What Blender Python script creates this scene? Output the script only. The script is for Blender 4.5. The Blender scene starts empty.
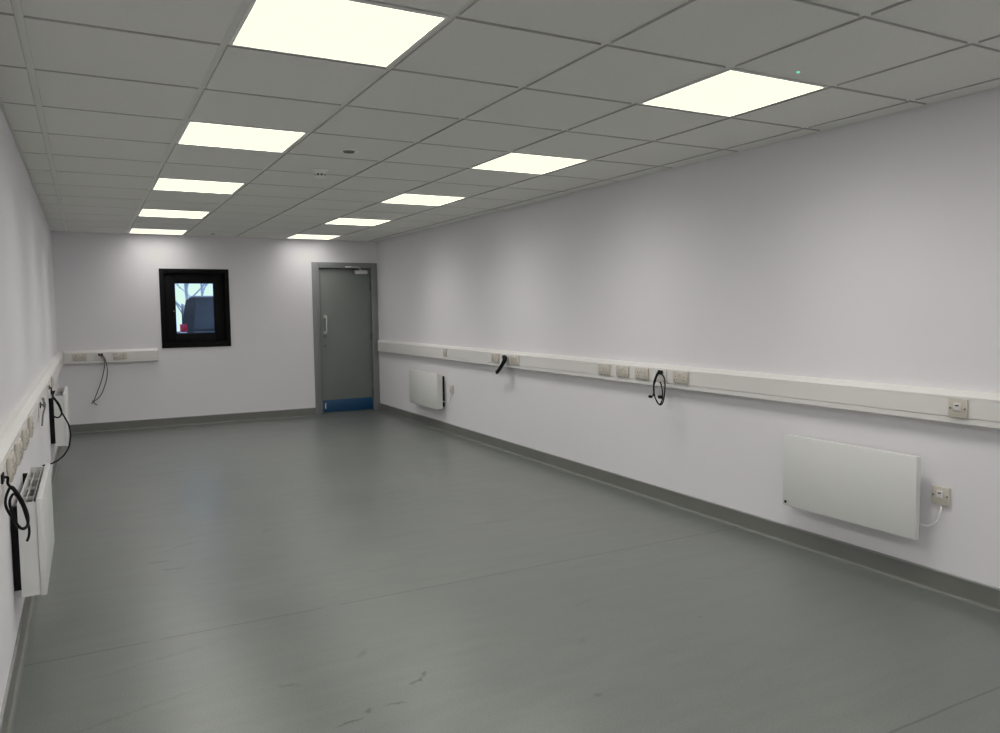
import bpy, bmesh, math, random
from mathutils import Vector, Matrix, Quaternion
random.seed(7)
D = bpy.data
scn = bpy.context.scene
COL = scn.collection
PI = math.pi

# ------------------------------------------------------------------ room dimensions (metres)
XL, XR, YB, YF, HC = -0.295, 3.546, 10.20, -1.70, 2.310
WT = 0.30                                    # wall thickness
GX = [-0.143, 0.473, 1.084, 1.678, 2.278, 2.868, 3.402]      # ceiling grid lines, along the room
GY0, GYS = 2.922, 0.5985                                      # ceiling grid lines, across
GY = {j: GY0 + GYS * j for j in range(-7, 13)}
GY[-1] = 2.322; GY[-2] = 1.722

# ------------------------------------------------------------------ node materials
def new_mat(name):
    m = D.materials.new(name); m.use_nodes = True
    nt = m.node_tree
    b = nt.nodes['Principled BSDF']
    return m, nt, b
def N(nt, t, **kw):
    n = nt.nodes.new(t)
    for k, v in kw.items():
        if hasattr(n, k): setattr(n, k, v)
        else: n.inputs[k].default_value = v
    return n
def L(nt, a, b): nt.links.new(a, b)
def coords(nt): return N(nt, 'ShaderNodeTexCoord').outputs['Object']
def ramp(nt, fac, stops):
    r = N(nt, 'ShaderNodeValToRGB')
    cr = r.color_ramp
    cr.elements[0].position, cr.elements[0].color = stops[0][0], (*stops[0][1], 1)
    cr.elements[1].position, cr.elements[1].color = stops[1][0], (*stops[1][1], 1)
    for p, c in stops[2:]:
        e = cr.elements.new(p); e.color = (*c, 1)
    L(nt, fac, r.inputs[0]); return r.outputs[0]
def math_n(nt, op, a, b=None):
    n = N(nt, 'ShaderNodeMath', operation=op)
    for i, v in enumerate((a, b)):
        if v is None: continue
        if isinstance(v, (int, float)): n.inputs[i].default_value = v
        else: L(nt, v, n.inputs[i])
    return n.outputs[0]
def mixc(nt, fac, a, b, mode='MIX'):
    n = N(nt, 'ShaderNodeMix', data_type='RGBA', blend_type=mode)
    if isinstance(fac, (int, float)): n.inputs[0].default_value = fac
    else: L(nt, fac, n.inputs[0])
    for i, v in ((6, a), (7, b)):
        if isinstance(v, tuple): n.inputs[i].default_value = (*v, 1)
        else: L(nt, v, n.inputs[i])
    return n.outputs[2]

def plain(name, col, rough=0.5, metal=0.0, spec=0.5, var=0.04, scale=6.0, bump=0.0, bscale=200.0):
    """painted / moulded surface with a little procedural tone variation"""
    m, nt, b = new_mat(name)
    co = coords(nt)
    n = N(nt, 'ShaderNodeTexNoise', Scale=scale, Detail=3.0)
    L(nt, co, n.inputs['Vector'])
    lo = tuple(c * (1 - var) for c in col); hi = tuple(min(1, c * (1 + var)) for c in col)
    L(nt, ramp(nt, n.outputs['Fac'], [(0.3, lo), (0.7, hi)]), b.inputs['Base Color'])
    b.inputs['Roughness'].default_value = rough
    b.inputs['Metallic'].default_value = metal
    b.inputs['Specular IOR Level'].default_value = spec
    if bump:
        n2 = N(nt, 'ShaderNodeTexNoise', Scale=bscale, Detail=4.0)
        L(nt, co, n2.inputs['Vector'])
        bp = N(nt, 'ShaderNodeBump', Strength=bump, Distance=0.001)
        L(nt, n2.outputs['Fac'], bp.inputs['Height']); L(nt, bp.outputs[0], b.inputs['Normal'])
    return m

def emit_mat(name, col, strength):
    m, nt, b = new_mat(name)
    co = coords(nt)
    n = N(nt, 'ShaderNodeTexNoise', Scale=2.0)
    L(nt, co, n.inputs['Vector'])
    L(nt, ramp(nt, n.outputs['Fac'], [(0.2, tuple(c * .98 for c in col)), (0.8, col)]), b.inputs['Emission Color'])
    b.inputs['Base Color'].default_value = (.8, .8, .78, 1)
    b.inputs['Emission Strength'].default_value = strength
    return m

def diffuser_mat(name, col, base, gain):
    """micro-prismatic LED panel: a low-glare diffuser sends most of its light straight down"""
    m = emit_mat(name, col, base)
    nt = m.node_tree; b = nt.nodes['Principled BSDF']
    g = N(nt, 'ShaderNodeNewGeometry')
    d = N(nt, 'ShaderNodeVectorMath', operation='DOT_PRODUCT')
    L(nt, g.outputs['Incoming'], d.inputs[0]); L(nt, g.outputs['Normal'], d.inputs[1])
    c2 = math_n(nt, 'POWER', math_n(nt, 'ABSOLUTE', d.outputs['Value']), 2.0)
    L(nt, math_n(nt, 'ADD', math_n(nt, 'MULTIPLY', c2, gain), base), b.inputs['Emission Strength'])
    return m

def floor_mat():
    m, nt, b = new_mat('vinyl_floor')
    co = coords(nt)
    big = N(nt, 'ShaderNodeTexNoise', Scale=0.55, Detail=4.0, Roughness=.55); L(nt, co, big.inputs['Vector'])
    c = ramp(nt, big.outputs['Fac'], [(0.3, FLOOR_A), (0.7, FLOOR_B)])
    mp = N(nt, 'ShaderNodeMapping'); mp.inputs['Scale'].default_value = (2.0, 9.0, 1); L(nt, co, mp.inputs['Vector'])
    st = N(nt, 'ShaderNodeTexNoise', Scale=1.3, Detail=5.0, Roughness=.6); L(nt, mp.outputs[0], st.inputs['Vector'])
    c = mixc(nt, 0.22, c, ramp(nt, st.outputs['Fac'], [(0.35, (.35, .35, .35)), (0.65, (.64, .64, .64))]), 'OVERLAY')
    fine = N(nt, 'ShaderNodeTexNoise', Scale=160.0, Detail=2.0); L(nt, co, fine.inputs['Vector'])
    c = mixc(nt, 0.38, c, ramp(nt, fine.outputs['Fac'], [(0.3, (.25, .25, .25)), (0.7, (.75, .75, .75))]), 'OVERLAY')
    # welded seams between the two-metre vinyl sheets, and scuff marks
    sep = N(nt, 'ShaderNodeSeparateXYZ'); L(nt, co, sep.inputs[0])
    wob = N(nt, 'ShaderNodeTexNoise', Scale=3.0, Detail=2.0); L(nt, co, wob.inputs['Vector'])
    wy = math_n(nt, 'ADD', sep.outputs[1], math_n(nt, 'MULTIPLY', math_n(nt, 'SUBTRACT', wob.outputs['Fac'], .5), 0.012))
    brk = N(nt, 'ShaderNodeTexNoise', Scale=7.0, Detail=3.0); L(nt, co, brk.inputs['Vector'])
    brkv = math_n(nt, 'GREATER_THAN', brk.outputs['Fac'], 0.34)
    mask = None
    for y0, k in ((1.535, .60), (3.50, .75), (5.46, .12), (7.43, .10)):
        s = math_n(nt, 'LESS_THAN', math_n(nt, 'ABSOLUTE', math_n(nt, 'SUBTRACT', wy, y0)), 0.0045)
        s = math_n(nt, 'MULTIPLY', s, k)
        mask = s if mask is None else math_n(nt, 'MAXIMUM', mask, s)
    mask = math_n(nt, 'MULTIPLY', mask, brkv)
    w2 = N(nt, 'ShaderNodeTexNoise', Scale=30.0, Detail=4.0); L(nt, co, w2.inputs['Vector'])
    wv = math_n(nt, 'MULTIPLY', math_n(nt, 'SUBTRACT', w2.outputs['Fac'], .5), 0.05)
    for (x, y, l, w, a, k) in SCUFFS:
        dx = math_n(nt, 'SUBTRACT', sep.outputs[0], x); dy = math_n(nt, 'SUBTRACT', sep.outputs[1], y)
        ca, sa = math.cos(a), math.sin(a)
        u = math_n(nt, 'ADD', math_n(nt, 'MULTIPLY', dx, ca), math_n(nt, 'MULTIPLY', dy, sa))
        v = math_n(nt, 'SUBTRACT', math_n(nt, 'MULTIPLY', dy, ca), math_n(nt, 'MULTIPLY', dx, sa))
        v = math_n(nt, 'ADD', v, wv)
        uu = math_n(nt, 'POWER', math_n(nt, 'ABSOLUTE', math_n(nt, 'DIVIDE', u, l)), 2.0)
        vv = math_n(nt, 'POWER', math_n(nt, 'ABSOLUTE', math_n(nt, 'DIVIDE', v, w)), 2.0)
        s = math_n(nt, 'MAXIMUM', math_n(nt, 'SUBTRACT', 1.0, math_n(nt, 'ADD', uu, vv)), 0.0)
        mask = math_n(nt, 'MAXIMUM', mask, math_n(nt, 'MULTIPLY', math_n(nt, 'MULTIPLY', s, k), brkv))
    c = mixc(nt, mask, c, (.035, .037, .033))
    L(nt, c, b.inputs['Base Color'])
    rr = N(nt, 'ShaderNodeTexNoise', Scale=1.1, Detail=5.0, Roughness=.6); L(nt, co, rr.inputs['Vector'])
    mr = N(nt, 'ShaderNodeMapRange'); L(nt, rr.outputs['Fac'], mr.inputs[0])
    mr.inputs[1].default_value = .3; mr.inputs[2].default_value = .7
    mr.inputs[3].default_value = FLOOR_R[0]; mr.inputs[4].default_value = FLOOR_R[1]
    L(nt, mr.outputs[0], b.inputs['Roughness'])
    b.inputs['Specular IOR Level'].default_value = FLOOR_SPEC
    gr = N(nt, 'ShaderNodeTexNoise', Scale=230.0, Detail=3.0); L(nt, co, gr.inputs['Vector'])
    bp = N(nt, 'ShaderNodeBump', Strength=0.22, Distance=0.001); L(nt, gr.outputs['Fac'], bp.inputs['Height'])
    L(nt, bp.outputs[0], b.inputs['Normal'])
    return m

def glass_mat():
    m, nt, b = new_mat('window_glass')
    nt.nodes.remove(b)
    out = nt.nodes['Material Output']
    t = N(nt, 'ShaderNodeBsdfTransparent'); t.inputs[0].default_value = (.90, .95, 1, 1)
    g = N(nt, 'ShaderNodeBsdfGlossy'); g.inputs['Roughness'].default_value = 0.02
    f = N(nt, 'ShaderNodeFresnel'); f.inputs[0].default_value = 1.3
    mx = N(nt, 'ShaderNodeMixShader')
    L(nt, f.outputs[0], mx.inputs[0]); L(nt, t.outputs[0], mx.inputs[1]); L(nt, g.outputs[0], mx.inputs[2])
    L(nt, mx.outputs[0], out.inputs[0])
    return m

# ---- tunables
FLOOR_A, FLOOR_B, FLOOR_R, FLOOR_SPEC = (.120, .134, .122), (.146, .156, .143), (.28, .35), 1.0
SCUFFS = [  # x, y, half length, half width, angle, strength
    (1.03, 2.62, .05, .010, .5, 1.0), (1.07, 2.66, .03, .008, 1.1, 1.0), (.90, 2.50, .05, .008, -.2, .8),
    (.72, 2.46, .06, .008, .1, .9), (.80, 2.50, .02, .010, .4, .9), (.45, 2.52, .025, .008, -.3, .8),
    (.92, 2.94, .05, .022, .9, .45), (.60, 2.82, .06, .012, -.5, .4), (.30, 4.62, .07, .02, .0, .65),
    (.36, 4.45, .08, .014, -.2, .8), (.40, 4.85, .30, .012, .5, .35), (.50, 5.02, .25, .010, .45, .35),
    (.95, 4.95, .05, .03, .3, .35), (2.0, 2.95, .10, .012, .3, .3), (1.75, 2.60, .05, .015, .6, .3),
    (2.35, 2.55, .015, .015, 0, .6), (1.55, 2.2, .02, .02, .4, .6), (2.75, 2.9, .10, .012, -.3, .3),
    (1.2, 5.4, .30, .012, .2, .25), (1.8, 6.9, .4, .014, .15, .25), (2.2, 4.4, .3, .012, -.1, .3),
    (2.6, 3.9, .3, .010, -.1, .3), (.2, 3.3, .4, .01, .25, .3), (.1, 2.9, .35, .01, .3, .3),
    (1.4, 3.9, .25, .012, .2, .25), (2.4, 7.8, .4, .02, .1, .2), (.7, 7.2, .4, .02, .1, .2)]
WALL_C = (.80, .787, .815)
M = dict(
    wall=plain('painted_plaster', WALL_C, .62, spec=.3, var=.012, scale=1.5, bump=.06, bscale=90),
    tile=plain('mineral_ceiling_tile', (.77, .77, .735), .9, spec=.1, var=.012, scale=60, bump=.03, bscale=300),
    tile_edge_shade=plain('shaded_tile_edge', (.48, .48, .46), .9, spec=.1, var=.05),  # tile sides darker than the face: shade of the grid recess painted in
    grid=plain('white_ceiling_grid', (.84, .84, .81), .5, var=.01),
    skirt=plain('vinyl_skirting', (.175, .178, .163), .42, var=.06, scale=4),
    cap=plain('skirting_cap', (.26, .265, .26), .4, var=.05),
    weld=plain('weld_bead', (.18, .185, .175), .45, var=.1),
    trunk=plain('white_trunking', (.76, .745, .725), .38, var=.01),
    plate=plain('ivory_socket', (.60, .555, .49), .35, var=.015),
    plate_w=plain('white_socket', (.72, .70, .68), .35, var=.015),
    heater=plain('white_heater_enamel', (.71, .715, .70), .35, var=.008),
    grille=plain('heater_grille', (.58, .58, .56), .45, var=.03),
    black=plain('black_plastic', (.006, .006, .007), .55, spec=.2, var=.1),
    cable=plain('black_cable', (.004, .004, .005), .55, spec=.15, var=.1),
    greycable=plain('grey_cable', (.10, .10, .10), .5, var=.1),
    hole=plain('socket_hole', (.05, .045, .04), .6, var=.05),
    screw=plain('screw_metal', (.25, .24, .21), .35, metal=.8, var=.1),
    cord=plain('white_flex', (.68, .68, .67), .4, var=.02),
    frame=plain('black_window_frame', (.0035, .0035, .004), .5, spec=.15, var=.1),
    door=plain('grey_door_paint', (.20, .216, .204), .38, var=.03, scale=1.2),
    doorframe=plain('grey_frame_paint', (.23, .24, .24), .42, var=.03),
    gap=plain('door_gap_shade', (.02, .022, .022), .8, var=.05),  # near-black colour painting the shade around the door leaf
    steel=plain('satin_steel', (.70, .70, .68), .28, metal=1.0, var=.05, scale=20),
    lock=plain('dull_steel', (.16, .165, .165), .5, metal=.4, var=.05),
    kick=plain('blue_kick_plate', (.005, .058, .145), .32, var=.08, scale=3),
    sticker=plain('pale_sticker', (.45, .62, .68), .5, var=.05),
    lightframe=plain('light_frame', (.90, .90, .87), .4, var=.01),
    panel=diffuser_mat('led_diffuser', (1.0, .98, .935), 2.2, 15.5),
    panel_dim=diffuser_mat('led_diffuser_dim', (1.0, .98, .94), 1.4, 5.0),
    led=emit_mat('green_led', (.02, .8, .45), 1.2),
    detector=plain('detector_plastic', (.86, .86, .83), .4, var=.02),
    darkslot=plain('dark_slot', (.07, .07, .065), .6, var=.1),
    lens=plain('emergency_lens', (.20, .20, .18), .2, var=.1),
    glass=glass_mat(),
    carpaint=plain('dark_blue_car_paint', (.016, .022, .030), .3, var=.1),
    carglass=plain('car_tinted_glass', (.065, .080, .098), .12, var=.2, scale=3),
    carstrip=plain('pale_strip', (.12, .17, .25), .3, var=.1),
    cartrim=plain('car_black_trim', (.012, .014, .02), .5, var=.1),
    taillight=plain('red_tail_light', (.55, .010, .045), .25, var=.1),
    numplate=plain('white_number_plate', (.75, .62, .66), .4, var=.03),
    tyre=plain('tyre_rubber', (.012, .012, .012), .8, var=.1),
    bark=plain('grey_bark', (.50, .56, .62), .85, var=.2, scale=10),
    asphalt=plain('asphalt', (.09, .095, .10), .85, var=.2, scale=3),
)
M['floor'] = floor_mat()

# ------------------------------------------------------------------ mesh helpers
def bm_new(): return bmesh.new()
def box(bm, a, b, bev=0.0, seg=2):
    """axis aligned box between corners a and b, optionally with rounded edges"""
    lo = [min(a[i], b[i]) for i in range(3)]; hi = [max(a[i], b[i]) for i in range(3)]
    t = bmesh.new()
    bmesh.ops.create_cube(t, size=1.0)
    for v in t.verts:
        v.co = Vector([(lo[i] + hi[i]) / 2 + v.co[i] * (hi[i] - lo[i]) for i in range(3)])
    if bev: bmesh.ops.bevel(t, geom=list(t.edges), offset=bev, segments=seg, profile=.5, affect='EDGES')
    merge(bm, t)
def merge(bm, t, mat=None):
    if mat is not None: t.transform(mat)
    tmp = D.meshes.new('tmp'); t.to_mesh(tmp); t.free()
    bm.from_mesh(tmp); D.meshes.remove(tmp)
def extrude_profile(bm, prof, p0, p1, ax_u, ax_v):
    """closed 2-D profile (u,v) swept straight from p0 to p1"""
    p0, p1, ax_u, ax_v = map(Vector, (p0, p1, ax_u, ax_v))
    A = [bm.verts.new(p0 + ax_u * u + ax_v * v) for u, v in prof]
    B = [bm.verts.new(p1 + ax_u * u + ax_v * v) for u, v in prof]
    n = len(prof)
    for i in range(n): bm.faces.new((A[i], A[(i + 1) % n], B[(i + 1) % n], B[i]))
    bm.faces.new(A[::-1]); bm.faces.new(B)
def cyl(bm, c, r, h, axis='z', seg=24, r2=None, bev=0):
    t = bmesh.new()
    bmesh.ops.create_cone(t, cap_ends=True, segments=seg, radius1=r, radius2=r if r2 is None else r2, depth=h)
    if bev:
        bmesh.ops.bevel(t, geom=[e for e in t.edges if len(e.link_faces) == 2 and any(len(f.verts) > 4 for f in e.link_faces)],
                        offset=bev, segments=2, profile=.5, affect='EDGES')
    R = {'z': Matrix(), 'x': Matrix.Rotation(PI / 2, 4, 'Y'), 'y': Matrix.Rotation(-PI / 2, 4, 'X')}[axis]
    merge(bm, t, Matrix.Translation(c) @ R)
def catmull(pts, n=8):
    P = [Vector(p) for p in pts]; P = [P[0] * 2 - P[1]] + P + [P[-1] * 2 - P[-2]]
    out = []
    for i in range(1, len(P) - 2):
        for k in range(n):
            t = k / n
            a, b, c, d = P[i - 1:i + 3]
            out.append(.5 * ((2 * b) + (c - a) * t + (2 * a - 5 * b + 4 * c - d) * t * t + (3 * b - a - 3 * c + d) * t ** 3))
    out.append(P[-2]); return out
def tube(bm, pts, r, seg=8, smooth=8):
    P = catmull(pts, smooth) if smooth else [Vector(p) for p in pts]
    rad = r if callable(r) else (lambda t: r)
    up = Vector((0, 0, 1)); rings = []
    n = len(P); prev = None
    for i, p in enumerate(P):
        d = (P[min(i + 1, n - 1)] - P[max(i - 1, 0)]).normalized()
        if prev is None:
            a = d.cross(up);
            if a.length < 1e-3: a = d.cross(Vector((1, 0, 0)))
        else: a = prev - d * prev.dot(d)
        a.normalize(); prev = a; b = d.cross(a)
        rr = rad(i / (n - 1))
        rings.append([bm.verts.new(p + (a * math.cos(2 * PI * k / seg) + b * math.sin(2 * PI * k / seg)) * rr) for k in range(seg)])
    for A, B in zip(rings, rings[1:]):
        for k in range(seg): bm.faces.new((A[k], A[(k + 1) % seg], B[(k + 1) % seg], B[k]))
    bm.faces.new(rings[0][::-1]); bm.faces.new(rings[-1])
def obj(name, bm, mat, parent=None, smooth=False):
    bmesh.ops.recalc_face_normals(bm, faces=bm.faces)
    me = D.meshes.new(name); bm.to_mesh(me); bm.free()
    me.materials.append(M[mat] if isinstance(mat, str) else mat)
    if smooth:
        for p in me.polygons: p.use_smooth = True
        try: me.set_sharp_from_angle(angle=math.radians(38))
        except Exception: pass
    o = D.objects.new(name, me); COL.objects.link(o)
    if parent: o.parent = parent
    return o
def bobj(name, mat, parent, *boxes, bev=0.0, smooth=None):
    bm = bm_new()
    for a, b in boxes: box(bm, a, b, bev)
    return obj(name, bm, mat, parent, smooth=bool(bev) if smooth is None else smooth)
def tag(o, label=None, cat=None, group=None, kind=None):
    if label: o['label'] = label
    if cat: o['category'] = cat
    if group: o['group'] = group
    if kind: o['kind'] = kind
    return o
def thing(name, label, cat, loc, rz=0.0, group=None, kind=None):
    o = D.objects.new(name, None); COL.objects.link(o)
    o.location = loc; o.rotation_euler = (0, 0, rz); o.empty_display_size = .1
    return tag(o, label, cat, group, kind)
def copy_thing(root, loc, rz, label):
    r = root.copy(); COL.objects.link(r); r.location = loc; r.rotation_euler = (0, 0, rz); r['label'] = label
    for ch in list(root.children):
        c = ch.copy(); COL.objects.link(c); c.parent = r
        for g in list(ch.children):
            d = g.copy(); COL.objects.link(d); d.parent = c
    return r
RIGHT, LEFT, BACK = PI / 2, -PI / 2, PI       # local x along the wall, local y away from it

# ------------------------------------------------------------------ room shell
def struct(o, label, cat): return tag(o, label, cat, kind='structure')
bm = bm_new(); box(bm, (XL - WT, YF - WT, -.2), (XR + WT, YB + WT, 0))
struct(obj('floor', bm, 'floor'), 'grey green vinyl sheet floor with scuffs and seams', 'floor')
bm = bm_new(); box(bm, (XL - WT, YF - WT, 0), (XL, YB, HC + .2))
struct(obj('wall_left', bm, 'wall'), 'pale lilac white painted wall at the left edge', 'wall')
bm = bm_new(); box(bm, (XR, YF - WT, 0), (XR + WT, YB, HC + .2))
struct(obj('wall_right', bm, 'wall'), 'long pale lilac white painted wall on the right', 'wall')
bm = bm_new(); box(bm, (XL, YF - WT, 0), (XR, YF, HC + .2))
struct(obj('wall_front', bm, 'wall'), 'pale wall behind the camera', 'wall')
# back wall with the window and door openings left out
WX0, WX1, WZ0, WZ1 = .800, 1.598, .953, 1.912
DX0, DX1, DZ1 = 2.640, 3.532, 2.022
bm = bm_new()
for x0, x1, z0, z1 in ((XL - WT, WX0 + .02, 0, HC + .2), (WX0 + .02, WX1 - .02, 0, WZ0 + .02), (WX0 + .02, WX1 - .02, WZ1 - .02, HC + .2),
                       (WX1 - .02, DX0 + .02, 0, HC + .2), (DX0 + .02, DX1 - .012, DZ1 - .02, HC + .2), (DX1 - .012, XR + WT, 0, HC + .2)):
    box(bm, (x0, YB, z0), (x1, YB + WT, z1))
struct(obj('wall_back', bm, 'wall'), 'pale end wall holding the black window and grey door', 'wall')

# ceiling: slab, lay-in tiles with bevelled edges, recessed tee grid, perimeter angle
LIGHTS = [(1, j) for j in (-1, 2, 5, 8, 11)] + [(4, j) for j in (-1, 2, 5, 8, 11)]      # grid cell: column, row start
cells_lit = {(c, j - (0 if j != -1 else 0)) for c, j in LIGHTS}
xs = [XL] + GX + [XR]
ys = [YF] + [GY[j] for j in sorted(GY) if YF + .05 < GY[j] < YB - .03] + [YB]
jmin = min(j for j in GY if GY[j] > YF + .05)
bm = bm_new(); box(bm, (XL - WT, YF - WT, HC + .06), (XR + WT, YB + WT, HC + .2))
def tile(bm, x0, x1, y0, y1, z=HC):
    g, c, d = .0125, .003, .006
    x0 += g; x1 -= g; y0 += g; y1 -= g
    lo = [bm.verts.new(p) for p in ((x0 + c, y0 + c, z), (x1 - c, y0 + c, z), (x1 - c, y1 - c, z), (x0 + c, y1 - c, z))]
    mi = [bm.verts.new(p) for p in ((x0, y0, z + c * .6), (x1, y0, z + c * .6), (x1, y1, z + c * .6), (x0, y1, z + c * .6))]
    hi = [bm.verts.new(p) for p in ((x0, y0, z + .0098), (x1, y0, z + .0098), (x1, y1, z + .0098), (x0, y1, z + .0098))]
    bm.faces.new(lo)
    for A, B in ((lo, mi), (mi, hi)):
        for k in range(4): bm.faces.new((A[k], A[(k + 1) % 4], B[(k + 1) % 4], B[k])).material_index = 1 if A is mi else 0
    bm.faces.new(hi[::-1])
for i in range(len(xs) - 1):
    for k in range(len(ys) - 1):
        if (i - 1, jmin + k - 1) in cells_lit: continue
        tile(bm, xs[i], xs[i + 1], ys[k], ys[k + 1])
ceil_o = struct(obj('ceiling', bm, 'tile'), 'suspended ceiling of square pale grey mineral tiles', 'ceiling')
ceil_o.data.materials.append(M['tile_edge_shade'])
bm = bm_new()
for x in GX: box(bm, (x - .018, YF, HC + .010), (x + .018, YB, HC + .03))
for y in ys[1:-1]: box(bm, (XL, y - .018, HC + .0102), (XR, y + .018, HC + .03))
for a, b in (((XL, YF, HC + .0095), (XL + .022, YB, HC + .03)), ((XR - .022, YF, HC + .0095), (XR, YB, HC + .03)),
             ((XL, YB - .022, HC + .0095), (XR, YB, HC + .03)), ((XL, YF, HC + .0095), (XR, YF + .022, HC + .03))):
    box(bm, a, b)
struct(obj('trim_1', bm, 'grid'), 'pale metal grid between the ceiling tiles', 'ceiling grid')

# coved vinyl skirting, its capping strip and weld bead
SK, SD, CV = .094, .006, .013
sk_prof = [(0, 0), (SD + CV, 0)] + [(SD + CV - CV * math.sin(a), CV - CV * math.cos(a)) for a in (PI / 8 * k for k in range(1, 5))] + [(SD, SK), (0, SK)]
cap_prof = [(0, SK), (SD + .003, SK), (SD + .003, SK + .006), (0, SK + .009)]
weld_prof = [(SD + CV - .001, 0), (SD + CV + .0025, 0), (SD + CV + .002, .0012), (SD + CV - .0005, .0014)]
def baseboard(name, runs, label):
    bms = [bm_new() for _ in range(3)]
    for p0, p1, u in runs:
        for b_, pr in zip(bms, (sk_prof, cap_prof, weld_prof)): extrude_profile(b_, pr, p0, p1, u, (0, 0, 1))
    o = struct(obj(name, bms[0], 'skirt'), label, 'skirting')
    obj('capping_strip', bms[1], 'cap', o); obj('weld_bead', bms[2], 'weld', o)
baseboard('baseboard_left', [((XL, YF, 0), (XL, YB, 0), (1, 0, 0))], 'dark grey coved skirting under the left wall')
baseboard('baseboard_right', [((XR, YF, 0), (XR, YB, 0), (-1, 0, 0))], 'dark grey coved skirting under the right wall')
baseboard('baseboard_back', [((XL, YB, 0), (DX0 - .001, YB, 0), (0, -1, 0))], 'dark grey coved skirting under the end wall')

# ------------------------------------------------------------------ window (black frame, recessed sash, pane)
def ring_boxes(x0, x1, z0, z1, w, y0, y1):
    return (((x0, y0, z0), (x0 + w, y1, z1)), ((x1 - w, y0, z0), (x1, y1, z1)),
            ((x0 + w, y0, z0), (x1 - w, y1, z0 + w)), ((x0 + w, y0, z1 - w), (x1 - w, y1, z1)))
win = thing('window_1', 'small square black framed window in the end wall', 'window', (1.199, YB, WZ0), kind='structure')
wx, wz = 1.199, WZ0
def rel(bxs): return [((a[0] - wx, a[1], a[2] - wz), (b[0] - wx, b[1], b[2] - wz)) for a, b in bxs]
bobj('window_frame', 'frame', win, *rel(ring_boxes(WX0, WX1, WZ0, WZ1, .05, -.012, .085)), bev=.002)
sash = bobj('sash', 'frame', win, *rel(ring_boxes(WX0 + .05, WX1 - .05, WZ0 + .05, WZ1 - .05, .125, .035, .085)), bev=.004)
bobj('glazing_bead', 'frame', sash, *rel(ring_boxes(.968, 1.424, 1.120, 1.745, .010, .045, .058)))
bobj('window_pane', 'glass', win, ((.972 - wx, .062, 1.124 - wz), (1.420 - wx, .066, 1.741 - wz)))
hb = bm_new(); cyl(hb, (.955 - wx, .029, 1.40 - wz), .011, .012, 'y'); box(hb, (.949 - wx, .012, 1.335 - wz), (.961 - wx, .026, 1.41 - wz), .003)
obj('window_handle', hb, 'black', sash, smooth=True)
kb = bm_new(); cyl(kb, (.955 - wx, .010, 1.40 - wz), .007, .006, 'y'); obj('handle_lock', kb, 'screw', sash, smooth=True)
bobj('window_sill', 'frame', win, ((WX0 + .05 - wx, -.016, .045), (WX1 - .05 - wx, .036, .062)), bev=.003)

# ------------------------------------------------------------------ door
dx, dw = DX0, DX1 - DX0
door = thing('door_1', 'grey painted door with blue kick plate in the end wall', 'door', (DX0, YB, 0), kind='structure')
FW = .092
bobj('door_frame', 'doorframe', door, ((0, -.014, 0), (FW, .12, DZ1)), ((dw - FW + .01, -.014, 0), (dw, .12, DZ1)), ((FW, -.014, DZ1 - .075), (dw - FW + .01, .12, DZ1)), bev=.003)
LX0, LX1, LZ0, LZ1 = FW + .006, dw - FW + .004, .012, DZ1 - .083
leaf = bobj('door_leaf', 'door', door, ((LX0, .022, LZ0), (LX1, .066, LZ1)), bev=.002)
bobj('gap_shade_panel', 'gap', door, ((FW, .07, 0), (dw - FW + .01, .11, DZ1 - .075)))  # dark sheet filling the opening behind the leaf, painted shade for its gaps
bobj('kick_plate', 'kick', leaf, ((LX0 + .012, .019, .022), (LX1 - .004, .0219, .190)), bev=.0008)
bobj('sticker', 'sticker', leaf, ((LX0 + .034, .0180, .075), (LX0 + .052, .0189, .150)))
b = bm_new(); hx = 2.806 - dx
tube(b, [(hx, .022, 1.305), (hx, -.03, 1.305), (hx, -.045, 1.29), (hx, -.045, 1.20), (hx, -.045, 1.11), (hx, -.03, 1.095), (hx, .022, 1.095)], .011, 12, 4)
cyl(b, (hx, .018, 1.305), .024, .008, 'y'); cyl(b, (hx, .018, 1.095), .024, .008, 'y')
tag(obj('pull_handle', b, 'steel', leaf, True), 'satin steel pull handle')
for z in (1.040, .915):
    b = bm_new(); cyl(b, (2.795 - dx, .0185, z), .020, .006, 'y'); box(b, (2.788 - dx, .012, z - .012), (2.802 - dx, .0185, z + .012), .002)
    obj('lock_escutcheon', b, 'lock', leaf, True)
clo = bobj('door_closer', 'steel', leaf, ((3.215 - dx, -.028, 1.872), (3.395 - dx, .0215, 1.925)), bev=.008)
b = bm_new(); cyl(b, (3.30 - dx, -.003, 1.935), .014, .022, 'z')
tube(b, [(3.30 - dx, -.003, 1.946), (3.235 - dx, -.10, 1.953)], .009, 8, 0); tube(b, [(3.235 - dx, -.10, 1.956), (3.105 - dx, -.03, 1.962)], .008, 8, 0)
cyl(b, (3.235 - dx, -.10, 1.955), .013, .018, 'z'); box(b, (3.085 - dx, -.034, 1.950), (3.165 - dx, -.0145, 1.975), .003)
obj('closer_arm', b, 'steel', clo, True)
for z in (.26, 1.03, 1.70):
    b = bm_new(); cyl(b, (LX1 + .003, .012, z), .008, .10, 'z', 12); box(b, (LX1 - .012, .0195, z - .05), (LX1 + .002, .0225, z + .05))
    obj('hinge', b, 'lock', leaf, True)
bobj('threshold', 'skirt', door, ((FW + .001, -.01, 0), (dw - FW + .009, .069, .009)), bev=.003)

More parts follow.
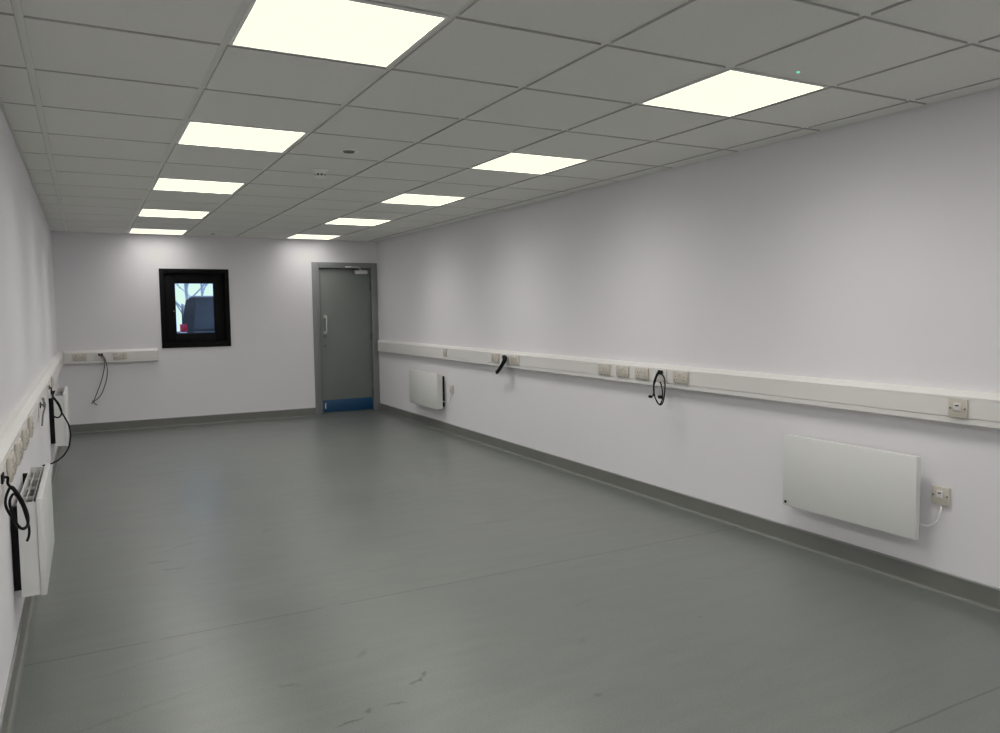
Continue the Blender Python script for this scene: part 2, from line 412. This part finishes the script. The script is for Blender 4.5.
# ------------------------------------------------------------------ ceiling lights
def light_cell(c, j):
    return GX[c], GX[c + 1], GY[j], GY[j + 1]
def make_light(label, c, j, mat='panel'):
    x0, x1, y0, y1 = light_cell(c, j)
    cx, cy = (x0 + x1) / 2, (y0 + y1) / 2; w, d = (x1 - x0) / 2 - .013, (y1 - y0) / 2 - .013
    t = thing('ceiling_light', label, 'ceiling light', (cx, cy, HC), group='square light panels in the ceiling')
    f = .011
    bobj('frame', 'lightframe', t, ((-w, -d, .0005), (-w + f, d, .0075)), ((w - f, -d, .0005), (w, d, .0075)),
         ((-w + f, -d, .0005), (w - f, -d + f, .0075)), ((-w + f, d - f, .0005), (w - f, d, .0075)))
    bm = bm_new()
    vs = [bm.verts.new(p) for p in ((-w + f, -d + f, .003), (-w + f, d - f, .003), (w - f, d - f, .003), (w - f, -d + f, .003))]
    fc = bm.faces.new(vs)
    me = D.meshes.new('diffuser'); bm.normal_update()
    if fc.normal.z > 0: fc.normal_flip()
    bm.to_mesh(me); bm.free(); me.materials.append(M[mat])
    o = D.objects.new('diffuser', me); COL.objects.link(o); o.parent = t
    bobj('housing', 'lightframe', t, ((-w + f, -d + f, .0045), (w - f, d - f, .0074)))
ORD = ['nearest and largest', 'second nearest', 'middle', 'second farthest', 'farthest']
for k, j in enumerate((-1, 2, 5, 8, 11)):
    make_light('lit white square ceiling panel, %s in the left row of lights' % ORD[k], 1, j, 'panel_dim' if j == 11 else 'panel')
for k, j in enumerate((-1, 2, 5, 8, 11)):
    make_light('lit white square ceiling panel, %s in the right row of lights' % ORD[k], 4, j, 'panel_dim' if j == 11 else 'panel')

# area lamps added for light, in place of unseen fittings behind the camera
for x, pw in ((.78, LAMP_L if 'LAMP_L' in globals() else 9.0), (2.57, LAMP_R if 'LAMP_R' in globals() else 9.0)):
    for y in (-1.0, .82):
        la = D.lights.new('rear_fill_lamp', 'AREA'); la.shape = 'SQUARE'; la.size = .57; la.energy = pw; la.color = (1, .98, .935)
        lo = D.objects.new('rear_fill_lamp', la); COL.objects.link(lo); lo.location = (x, y, HC - .005)

# smoke detector, emergency light discs, green indicator
t = thing('smoke_detector', 'round white smoke detector with slotted dome on the ceiling', 'smoke detector', (1.413, 5.166, HC))
b = bm_new(); cyl(b, (0, 0, -.006), .056, .012, 'z', 32, bev=.003); obj('base', b, 'detector', t, True)
b = bm_new(); cyl(b, (0, 0, -.020), .040, .016, 'z', 32); cyl(b, (0, 0, -.046), .034, .010, 'z', 32, r2=.044, bev=.002)
dome = obj('dome', b, 'detector', t, True)
b = bm_new(); cyl(b, (0, 0, -.034), .038, .014, 'z', 32); obj('vent_ring', b, 'darkslot', dome, True)
b = bm_new()
for k in range(10):
    a = 2 * PI * k / 10; c = Vector((math.cos(a) * .041, math.sin(a) * .041, -.034))
    tmp = bmesh.new(); bmesh.ops.create_cube(tmp, size=1); merge(b, tmp, Matrix.Translation(c) @ Matrix.Rotation(a, 4, 'Z') @ Matrix.Diagonal((.006, .007, .015, 1)))
obj('vent_rib', b, 'detector', dome)
def downlight(loc, label, s=1.0):
    t = thing('emergency_downlight', label, 'emergency light', loc)
    b = bm_new(); cyl(b, (0, 0, -.004), .058 * s, .008, 'z', 32, bev=.003); obj('bezel', b, 'detector', t, True)
    b = bm_new(); cyl(b, (0, 0, -.0115), .030 * s, .007, 'z', 24, r2=.036 * s, bev=.002); obj('lens', b, 'lens', t, True)
downlight((1.394, 4.463, HC), 'small flat round emergency light on the ceiling in front of the smoke detector')
downlight((1.366, 9.72, HC), 'small dark emergency light disc on the ceiling near the end wall', .8)
b = bm_new(); cyl(b, (2.561, 2.238, HC - .0015), .006, .003, 'z', 16); 
tag(obj('ceiling_indicator_light', b, 'led', smooth=True), 'tiny green indicator light in the ceiling tile by the nearest right light', 'indicator light')

# ------------------------------------------------------------------ dado trunking
TD = .055
def trunk_parts(root, length, h, lids, z0=0.0):
    """local: x along the wall 0..length, y away from the wall; body with sloped top and a flat clip-on lid"""
    body = [(0.0006, 0), (TD - .008, 0), (TD - .001, .006), (TD - .001, .030), (TD - .006, .0305), (TD - .006, h - .024), (TD - .003, h - .023),
            (TD - .003, h - .014), (TD - .020, h), (TD - .028, h + .008), (.0006, h + .012)]
    b = bm_new(); extrude_profile(b, [(u, v) for u, v in body], (0, 0, 0), (length, 0, 0), (0, 1, 0), (0, 0, 1))
    obj('trunking_body', b, 'trunk', root)
    lid = [(TD - .0058, .0335), (TD - .001, .0335), (TD, .0345), (TD, h - .0265), (TD - .001, h - .0255), (TD - .0058, h - .0255)]
    for a, c in lids:
        b = bm_new(); extrude_profile(b, lid, (a + .001, 0, 0), (c - .001, 0, 0), (0, 1, 0), (0, 0, 1)); obj('trunking_lid', b, 'trunk', root)
HR, ZR = .142, .824
t = thing('dado_trunking', 'long white dado trunking along the right wall', 'trunking', (XR, YF + .01, ZR), RIGHT)
LR = 10.10 - YF - .01
def ry(y): return y - YF - .01
trunk_parts(t, LR, HR, [(0, ry(1.2)), (ry(1.2), ry(4.295)), (ry(4.295), ry(7.2)), (ry(7.2), LR)])
bobj('end_cap', 'trunk', t, ((LR + .0005, .001, -.002), (LR + .004, TD + .001, HR + .01)), bev=.001)
ZL, HL = .806, .138
t = thing('dado_trunking', 'white dado trunking running along the left wall', 'trunking', (XL, 10.199, ZL), LEFT)
LLn = 10.199 - YF - .01
trunk_parts(t, LLn, HL, [(.07, 3.0), (3.0, 6.0), (6.0, 9.0), (9.0, LLn)])
xe = .747
t = thing('dado_trunking', 'short white dado trunking on the end wall below the window', 'trunking', (xe, YB, ZL), BACK)
Lb = xe - (XL + TD + .002)
trunk_parts(t, Lb, HL, [(.005, Lb)])
bobj('end_cap', 'trunk', t, ((-.004, .001, -.002), (-.0005, TD + .001, HL + .01)), bev=.001)

# ------------------------------------------------------------------ sockets, spurs and outlets
def make_double(label, loc, rz, depth=.013, mat='plate'):
    t = thing('double_socket', label, 'socket', loc, rz, group='double sockets on the dado trunking')
    pl = bobj('plate', mat, t, ((-.073, .0005, -.039), (.073, depth, .039)), bev=.003)
    for s in (-1, 1):
        bobj('switch', 'plate_w', t, ((s * .013 - .008, depth + .0002, .010), (s * .013 + .008, depth + .0045, .031)), bev=.0015)
        cx = s * .042
        o = bobj('outlet', mat, t, ((cx - .024, depth + .0002, -.031), (cx + .024, depth + .0015, .012)), bev=.0005)
        bobj('pin_holes', 'hole', o, ((cx - .003, depth + .0016, -.001), (cx + .003, depth + .0021, .008)),
             ((cx - .014, depth + .0016, -.020), (cx - .007, depth + .0021, -.0155)), ((cx + .007, depth + .0016, -.020), (cx + .014, depth + .0021, -.0155)))
    return t
zr = ZR + .083                                      # socket centre height on the right trunking
yR = XR - TD - .0005
d0 = make_double('ivory double socket, leftmost of the three beside each other on right trunking', (yR, 4.853, zr), RIGHT)
copy_thing(d0, (yR, 4.620, zr), RIGHT, 'ivory double socket, middle of the three beside each other on right trunking')
copy_thing(d0, (yR, 4.392, zr), RIGHT, 'ivory double socket, rightmost of three in a row, left of the looped black cable')
copy_thing(d0, (yR, 3.985, zr), RIGHT, 'ivory double socket just right of the looped black cable on right trunking')
copy_thing(d0, (yR, 6.648, zr), RIGHT, 'ivory double socket just left of the short black cable bundle')
copy_thing(d0, (yR, 6.260, zr), RIGHT, 'ivory double socket just right of the short black cable bundle')
zl = ZL + .078
yB = YB - TD - .0005
db = make_double('white double socket on end wall trunking left of the hanging cable', (-.077, yB, zl), BACK, .009, 'plate')
copy_thing(db, (.340, yB, zl), BACK, 'white double socket on end wall trunking right of the hanging cable')
xLf = XL + TD + .0005
dl = make_double('ivory double socket on left trunking nearest the near cable coil', (xLf, 2.95, zl), LEFT, .014)
copy_thing(dl, (xLf, 3.27, zl), LEFT, 'ivory double socket on left trunking, second from the near cable coil')
copy_thing(dl, (xLf, 3.62, zl), LEFT, 'ivory double socket on left trunking, third from the near cable coil')
copy_thing(dl, (xLf, 6.55, zl), LEFT, 'ivory double socket on left trunking just beyond the far dangling cable')

def make_spur(label, loc, rz, depth=.011, cord=None, group=None):
    t = thing('fused_spur', label, 'fused spur', loc, rz, group)
    bobj('mounting_plate', 'plate', t, ((-.043, .0005, -.043), (.043, depth, .043)), bev=.0035)
    fh = bobj('fuse_holder', 'plate_w', t, ((-.016, depth + .0002, -.010), (.016, depth + .006, .026)), bev=.002)
    bobj('fuse_slot', 'hole', fh, ((-.008, depth + .0061, .010), (.008, depth + .0066, .016)))
    for s in (-1, 1):
        b = bm_new(); cyl(b, (s * .034, depth + .0006, 0), .0045, .0015, 'y', 16); obj('screw', b, 'screw', t, True)
    return t
make_spur('ivory fused spur on right trunking above the large wall heater', (yR, 2.110, zr - .008), RIGHT)
make_spur('small ivory fused spur on right trunking above the far heater', (yR, 7.848, zr), RIGHT)
make_spur('ivory fused spur on the right wall beside the large heater', (XR, 2.211, .468), RIGHT, .016)
make_spur('small ivory fused spur on the right wall beside the far heater', (XR, 7.800, .50), RIGHT, .016)
make_spur('single ivory spur plate on left trunking, farthest of its cluster', (xLf, 3.97, zl), LEFT, .014)

def make_outlet(label, loc, rz, w=.06, depth=.006):
    t = thing('cable_outlet', label, 'cable outlet', loc, rz)
    bobj('plate', 'plate_w', t, ((-w, .0005, -.040), (w, depth, .040)), bev=.002)
    bobj('cable_entry', 'black', t, ((-.026, depth + .0003, .006), (-.002, depth + .0055, .034)), ((.002, depth + .0003, .006), (.026, depth + .0055, .034)), bev=.002)
    return t
make_outlet('white outlet plate on right trunking where the looped black cable comes out', (yR, 4.190, zr), RIGHT)
make_outlet('white outlet plate on right trunking where the short cable bundle comes out', (yR, 6.450, zr), RIGHT)
make_outlet('white outlet plate on end wall trunking with black cable entry', (.137, yB, zl), BACK)
make_outlet('white outlet plate on left trunking behind the near cable coil', (xLf, 2.64, zl), LEFT)
make_outlet('white outlet plate on left trunking above the far dangling cable', (xLf, 5.93, zl - .01), LEFT)
make_outlet('white outlet plate on left trunking holding the small grey cable loop', (xLf, 4.78, zl - .01), LEFT)

# ------------------------------------------------------------------ wall heaters
def make_heater(label, loc, rz, L_, H_, depth, casing_inset, lift=0.0, gap=.018, s=.022):
    """local x along the wall centred, y away from the wall, z from the bottom edge"""
    t = thing('panel_heater', label, 'heater', loc, rz)
    h2 = L_ / 2
    bobj('front_panel', 'heater', t, ((-h2, depth - s, 0), (h2, depth, H_)), bev=.004)
    ci = casing_inset; c2 = h2 - ci; y0, y1 = gap, depth - s - .0008
    zt, zb = H_ - .012 - lift, .004 + lift
    cas = bobj('casing', 'heater', t, ((-c2, y0, zb), (-c2 + .004, y1, zt)), ((c2 - .004, y0, zb), (c2, y1, zt)),
               ((-c2 + .004, y0, zb), (c2 - .004, y0 + .004, zt)), ((-c2 + .004, y0 + .004, zb), (c2 - .004, y1, zb + .003)))
    n = max(2, int((y1 - y0) / .022))
    gb = bm_new()
    for k in range(n):
        y = y0 + .006 + (y1 - y0 - .012) * (k + .5) / n
        extrude_profile(gb, [(y - .004, zt - .035), (y - .002, zt - .036), (y + .005, zt - .014), (y + .003, zt - .013)], (-c2 + .005, 0, 0), (c2 - .005, 0, 0), (0, 1, 0), (0, 0, 1))
    for fx in (-.5, 0, .5): box(gb, (fx * c2 - .002, y0 + .005, zt - .03), (fx * c2 + .002, y1 - .001, zt - .018))
    obj('grille', gb, 'grille', cas)
    bobj('mounting_bracket', 'black', t, ((-c2 + .03, .0008, zb + .02), (-c2 + .06, gap - .0006, zt - .02)), ((c2 - .06, .0008, zb + .02), (c2 - .03, gap - .0006, zt - .02)),
         ((-c2 + .06, .0008, H_ * .5 - .02), (c2 - .06, gap - .0006, H_ * .5 + .02)))
    return t
# large right heater
hz = .249; HY = (2.276 + 3.078) / 2; HLn = 3.078 - 2.276
t = make_heater('large flat white panel heater on the right wall near the camera', (XR, HY, hz), RIGHT, HLn, .402, .100, .09, lift=.05, s=.034)
b = bm_new(); cyl(b, (HLn / 2 - .022, .1012, .020), .008, .003, 'y', 20); obj('indicator', b, 'black', t, True)
cord = [(3.537, 2.209, .4185), (3.533, 2.207, .411), (3.525, 2.204, .401), (3.510, 2.210, .354), (3.500, 2.233, .323), (3.500, 2.262, .314), (3.500, 2.300, .320), (3.500, 2.352, .325)]
def to_local(pts, loc, rz):
    Mi = (Matrix.Translation(loc) @ Matrix.Rotation(rz, 4, 'Z')).inverted()
    return [Mi @ Vector(p) for p in pts]
b = bm_new(); tube(b, to_local(cord, (XR, HY, hz), RIGHT), .0045, 8); obj('power_cord', b, 'cord', t, True)
# far right heater
t = make_heater('small looking white panel heater on the right wall near the door', (XR, 8.40, .258), RIGHT, .86, .402, .112, .012, gap=.040)
b = bm_new(); tube(b, to_local([(3.536, 7.80, .455), (3.525, 7.80, .42), (3.52, 7.82, .36), (3.515, 7.90, .34), (3.51, 7.985, .35)], (XR, 8.40, .258), RIGHT), .004, 8)
obj('power_cord', b, 'cord', t, True)
# left heaters
make_heater('white panel heater on the left wall behind the near cable coil', (XL, 3.52 + .415, .262), LEFT, .83, .39, .114, .006, gap=.028)
make_heater('white panel heater on the left wall farther off behind the dangling cable', (XL, 7.30 + .415, .290), LEFT, .83, .430, .125, .006, gap=.036)

# ------------------------------------------------------------------ loose cables
def cable(name, paths, label, mat='cable', r=.005, blobs=(), cat='cable', seg=8):
    b = bm_new()
    for p in paths: tube(b, p, r, seg, 6)
    for c, rr, h, ax in blobs: cyl(b, c, rr, h, ax, 12)
    return tag(obj(name, b, mat, smooth=True), label, cat)
coilL = [(XL + TD + .0125,2.653,0.904),(XL + TD + .020,2.66,0.900),(-0.222,2.68,0.878),(-0.209,2.70,0.852),(-0.196,2.72,0.818),(-0.184,2.72,0.780),(-0.179,2.70,0.753),(-0.183,2.68,0.743),(-0.195,2.66,0.747),(-0.210,2.65,0.776),(-0.228,2.66,0.814),(-0.228,2.68,0.842),(-0.217,2.71,0.863),(-0.206,2.74,0.840),(-0.193,2.76,0.803),(-0.183,2.77,0.762),(-0.183,2.76,0.733),(-0.193,2.74,0.724),(-0.206,2.72,0.740),(-0.215,2.71,0.775),(-0.224,2.72,0.813),(-0.214,2.75,0.833),(-0.199,2.78,0.796),(-0.189,2.79,0.752),(-0.182,2.78,0.715),(-0.183,2.77,0.693),(-0.188,2.76,0.680)]
cable('hanging_cable', [coilL], 'black cable coiled below the left trunking nearest the camera', r=.0040)
loopL = [(XL + TD + .0125,5.945,0.892),(XL + TD + .020,5.94,0.885),(-0.218,5.92,0.850),(-0.200,5.90,0.818),(-0.179,5.90,0.783),(-0.166,5.90,0.735),(-0.173,5.88,0.705),(-0.193,5.86,0.698),(-0.216,5.85,0.718),(-0.222,5.85,0.759),(-0.222,5.85,0.804),(-0.214,5.88,0.827),(-0.201,5.92,0.809),(-0.181,5.95,0.764),(-0.168,5.95,0.723),(-0.148,5.90,0.687),(-0.126,5.85,0.638),(-0.120,5.80,0.577),(-0.130,5.75,0.519),(-0.160,5.70,0.471),(-0.199,5.65,0.445),(-0.236,5.60,0.438),(-0.271,5.55,0.441)]
cable('hanging_cable', [loopL], 'black cable looping out below the left trunking with one long curved tail', r=.0052)
backA = [(0.150,YB - TD - .0125,0.904),(0.152,YB - TD - .022,0.902),(0.180,10.10,0.854),(0.197,10.10,0.760),(0.192,10.11,0.643),(0.156,10.12,0.516),(0.111,10.13,0.424),(0.057,10.14,0.374),(0.026,10.14,0.370)]
backB = [(0.124,YB - TD - .0125,0.904),(0.128,YB - TD - .022,0.900),(0.174,10.09,0.832),(0.164,10.09,0.727),(0.128,10.10,0.589),(0.081,10.12,0.462),(0.046,10.14,0.357),(0.075,10.14,0.320)]
backC = [(0.050,10.138,0.374),(0.035,10.14,0.356),(0.019,10.14,0.336)]
cable('hanging_cable', [backA, backB, backC], 'thin dark cable pair hanging from end wall trunking with frayed ends', 'greycable', .0055)
r1 = [[(3.4785,6.435,0.928),(3.468,6.425,.928),(3.450,6.37,0.920),(3.430,6.362,0.883),(3.440,6.441,0.831),(3.460,6.551,0.775)],
      [(3.4785,6.463,0.928),(3.468,6.455,.925),(3.450,6.41,0.903),(3.430,6.411,0.862),(3.440,6.481,0.815),(3.460,6.581,0.772)],
      [(3.4785,6.450,0.922),(3.468,6.44,.922),(3.445,6.39,0.908),(3.425,6.390,0.872),(3.435,6.466,0.823),(3.455,6.566,0.765)]]
cable('hanging_cable', r1, 'short thick black cable bundle hanging at a slant from right trunking', r=.013)
r2a = [(3.4785,4.177,0.926),(3.468,4.177,0.924),(3.450,4.176,0.914),(3.430,4.178,0.877),(3.420,4.182,0.822),(3.420,4.171,0.761),(3.420,4.139,0.723),(3.420,4.113,0.712),(3.420,4.087,0.735),(3.420,4.072,0.791),(3.430,4.079,0.851),(3.450,4.113,0.901),(3.468,4.165,0.918),(3.4785,4.172,0.918)]
r2b = [(3.4785,4.204,0.926),(3.468,4.203,0.924),(3.440,4.190,0.897),(3.410,4.174,0.851),(3.400,4.157,0.792),(3.400,4.131,0.739),(3.400,4.099,0.718),(3.400,4.073,0.751),(3.410,4.080,0.797),(3.420,4.103,0.842),(3.420,4.118,0.868)]
r2c = [(3.410,4.080,0.797),(3.410,4.085,0.780),(3.410,4.101,0.768)]
r2d = [(3.400,4.157,0.792),(3.410,4.180,0.770),(3.420,4.214,0.759)]
cable('hanging_cable', [r2a, r2b, r2c, r2d], 'black cable tied in a hanging loop on right trunking with two loose ends', r=.0045,
      blobs=[((3.410, 4.102, .768), .012, .03, 'y'), ((3.421, 4.222, .759), .010, .022, 'y')])
cable('hanging_cable', [[(XL+TD+.0125,4.768,.900),(XL+TD+.022,4.79,.893),(XL+TD+.020,4.84,.880),(XL+TD+.018,4.94,.885),(XL+TD+.016,5.00,.905),(XL+TD+.014,4.93,.915),(XL+TD+.030,4.80,.890),(XL+TD+.022,4.72,.850),(XL+TD+.018,4.66,.800)]],
      'small dark grey cable loop resting against the left trunking', 'greycable', .0045)

# ------------------------------------------------------------------ outside the window
bm = bm_new(); box(bm, (-40, YB + WT, -.35), (45, 70, -.15))
struct(obj('ground', bm, 'asphalt'), 'grey yard outside the window', 'ground')
# parked dark van seen from behind
VX0, VX1, VY0, VY1, GZ = 1.43, 3.30, 14.5, 18.9, -.15
vc = (VX0 + VX1) / 2; hw = (VX1 - VX0) / 2
van = thing('parked_van', 'dark blue van parked outside the window, seen from behind', 'van', (vc, VY0, GZ), -.16)
def vsec(y, zr, inset, zb=.28, zbelt=1.12, w=1.0):
    h = hw * w
    return [(-h + .03, y, zb), (-h, y, zb + .12), (-h, y, .80), (-h + .015, y, zbelt), (-h + .05 + inset * .45, y, zbelt + (zr - zbelt) * .55), (-h + .07 + inset, y, zr - .06), (-h + .16 + inset, y, zr),
            (h - .16 - inset, y, zr), (h - .07 - inset, y, zr - .06), (h - .05 - inset * .45, y, zbelt + (zr - zbelt) * .55), (h - .015, y, zbelt), (h, y, .80), (h, y, zb + .12), (h - .03, y, zb)]
b = bm_new(); secs = []
for y, zr, ins in ((0.0, 1.80, .05), (.25, 1.83, .04), (2.4, 1.84, .04), (3.0, 1.62, .05), (3.5, 1.22, .02), (4.3, 1.13, .02), (4.4, .95, .04)):
    secs.append([b.verts.new(p) for p in vsec(y, zr, ins, zbelt=min(1.12, zr - .2))])
for A, B in zip(secs, secs[1:]):
    n = len(A)
    for k in range(n): b.faces.new((A[k], A[(k + 1) % n], B[(k + 1) % n], B[k]))
b.faces.new(secs[0][::-1]); b.faces.new(secs[-1])
obj('body', b, 'carpaint', van)
b = bm_new(); extrude_profile(b, [(-.70, 1.24), (.70, 1.24), (.64, 1.76), (-.64, 1.76)], (0, -.012, 0), (0, -.002, 0), (1, 0, 0), (0, 0, 1)); obj('rear_window', b, 'carglass', van)
bobj('rear_door_panel', 'carglass', van, ((-.70, -.010, .62), (.70, -.002, 1.20)), bev=.004)
bobj('door_strip', 'carstrip', van, ((-.68, -.020, 1.10), (.68, -.0105, 1.135)), ((-.68, -.020, .98), (.68, -.0105, 1.005)))
bobj('rear_bumper', 'cartrim', van, ((-hw + .01, -.10, .30), (hw - .01, -.002, .58)), bev=.02)
for s in (-1, 1):
    tl = bobj('tail_light', 'taillight', van, ((s * (hw - .01), -.02, 1.205), (s * (hw - .125), -.002, 1.33)), bev=.006)
    bobj('reversing_light', 'numplate', tl, ((s * (hw - .01), -.02, 1.15), (s * (hw - .125), -.002, 1.195)), bev=.004)
    for y in (.75, 3.6):
        w = bm_new(); cyl(w, (s * (hw - .09), y, .32), .32, .20, 'x', 28, bev=.03); wo = obj('wheel', w, 'tyre', van, True)
        w = bm_new(); cyl(w, (s * (hw + .012), y, .32), .19, .02, 'x', 20, bev=.006); obj('hub_cap', w, 'steel', wo, True)
    w = bm_new(); extrude_profile(w, [(.5, 1.16), (2.9, 1.16), (2.55, 1.66), (.5, 1.70)], (s * (hw - .02), 0, 0), (s * (hw - .045 + .03), 0, 0), (0, 1, 0), (0, 0, 1)); obj('side_window', w, 'carglass', van)
# bare winter trees
def tree(loc, h, seed, label):
    rnd = random.Random(seed)
    t = thing('bare_tree', label, 'tree', loc)
    bt = bm_new(); br = bm_new()
    tube(bt, [(0, 0, 0), (.05, .02, h * .25), (-.04, .05, h * .55), (.03, 0, h * .85)], lambda u: .045 * (1 - u) + .015, 8, 4)
    obj('trunk', bt, 'bark', t, True)
    def grow(p, d, l, r, lev):
        q = p + d * l; m = p + d * l * .5 + Vector((rnd.uniform(-.06, .06), rnd.uniform(-.06, .06), rnd.uniform(0, .05))) * l
        tube(br, [p, m, q], lambda u: r * (1 - u * .5), 5 if lev else 4, 2)
        if lev == 0: return
        for k in range(4 if lev > 1 else 5):
            nd = (d + Vector((rnd.uniform(-.7, .7), rnd.uniform(-.7, .7), rnd.uniform(-.1, .5)))).normalized()
            grow(p + d * l * rnd.uniform(.35, 1), nd, l * rnd.uniform(.55, .8), r * .6, lev - 1)
    for k in range(16):
        z = h * (.22 + .6 * k / 16); a = rnd.uniform(0, 2 * PI)
        grow(Vector((0, 0.02, z)), Vector((math.cos(a) * .8, math.sin(a) * .8, .75)).normalized(), h * .26 * (1.1 - .5 * k / 16), .022, 3)
    obj('branches', br, 'bark', t)
tree((2.35, 22.0, GZ), 6.0, 5, 'bare leafless tree outside at left side of the window view')
tree((4.1, 33.0, GZ), 8.0, 11, 'bare leafless tree outside rising behind the van roof')

# ------------------------------------------------------------------ sky
w = D.worlds.new('sky'); scn.world = w; w.use_nodes = True
nt = w.node_tree; bg = nt.nodes['Background']
tc = N(nt, 'ShaderNodeTexCoord'); sp = N(nt, 'ShaderNodeSeparateXYZ'); L(nt, tc.outputs['Generated'], sp.inputs[0])
L(nt, ramp(nt, sp.outputs[2], [(0.0, (.66, .82, 1.0)), (0.6, (.42, .60, .92))]), bg.inputs[0])
bg.inputs[1].default_value = 1.25

# ------------------------------------------------------------------ camera
cam = D.cameras.new('camera'); co = D.objects.new('camera', cam); COL.objects.link(co)
Rr = Vector((0.8800660542853423, -0.47470317741729046, -0.011858897274085664))
Ru = Vector((0.04381642273507559, 0.056314507281540443, 0.9974511503669432))
Rf = Vector((0.47282540244082694, 0.8783425127019446, -0.07036028131768807))
m = Matrix.Identity(4)
for i in range(3): m[i][0], m[i][1], m[i][2] = Rr[i], Ru[i], -Rf[i]
m[0][3], m[1][3], m[2][3] = 0, 0, 1.374
co.matrix_world = m
cam.sensor_fit = 'HORIZONTAL'; cam.sensor_width = 36.0; cam.lens = 775.03 / 1000 * 36.0
cam.shift_x = -.004; cam.shift_y = -.0025; cam.clip_start = .02; cam.clip_end = 300
scn.camera = co

scn.view_settings.view_transform = 'Standard'
scn.view_settings.look = 'None'
scn.view_settings.exposure = 0.12
# camera tone response: highlights roll off to a warm cream white
scn.view_settings.use_curve_mapping = True
cm = scn.view_settings.curve_mapping
cm.extend = 'HORIZONTAL'
for ch, top in ((0, 1.0), (1, .985), (2, .79)):
    c = cm.curves[ch]
    c.points[-1].location = (1.0, top)
    c.points.new(.55, .55)
    for p in c.points: p.handle_type = 'VECTOR'
cm.update()
try:
    scn.cycles.use_denoising = True
    scn.cycles.max_bounces = 10; scn.cycles.diffuse_bounces = 6
    scn.cycles.sample_clamp_indirect = 6.0
except Exception: pass
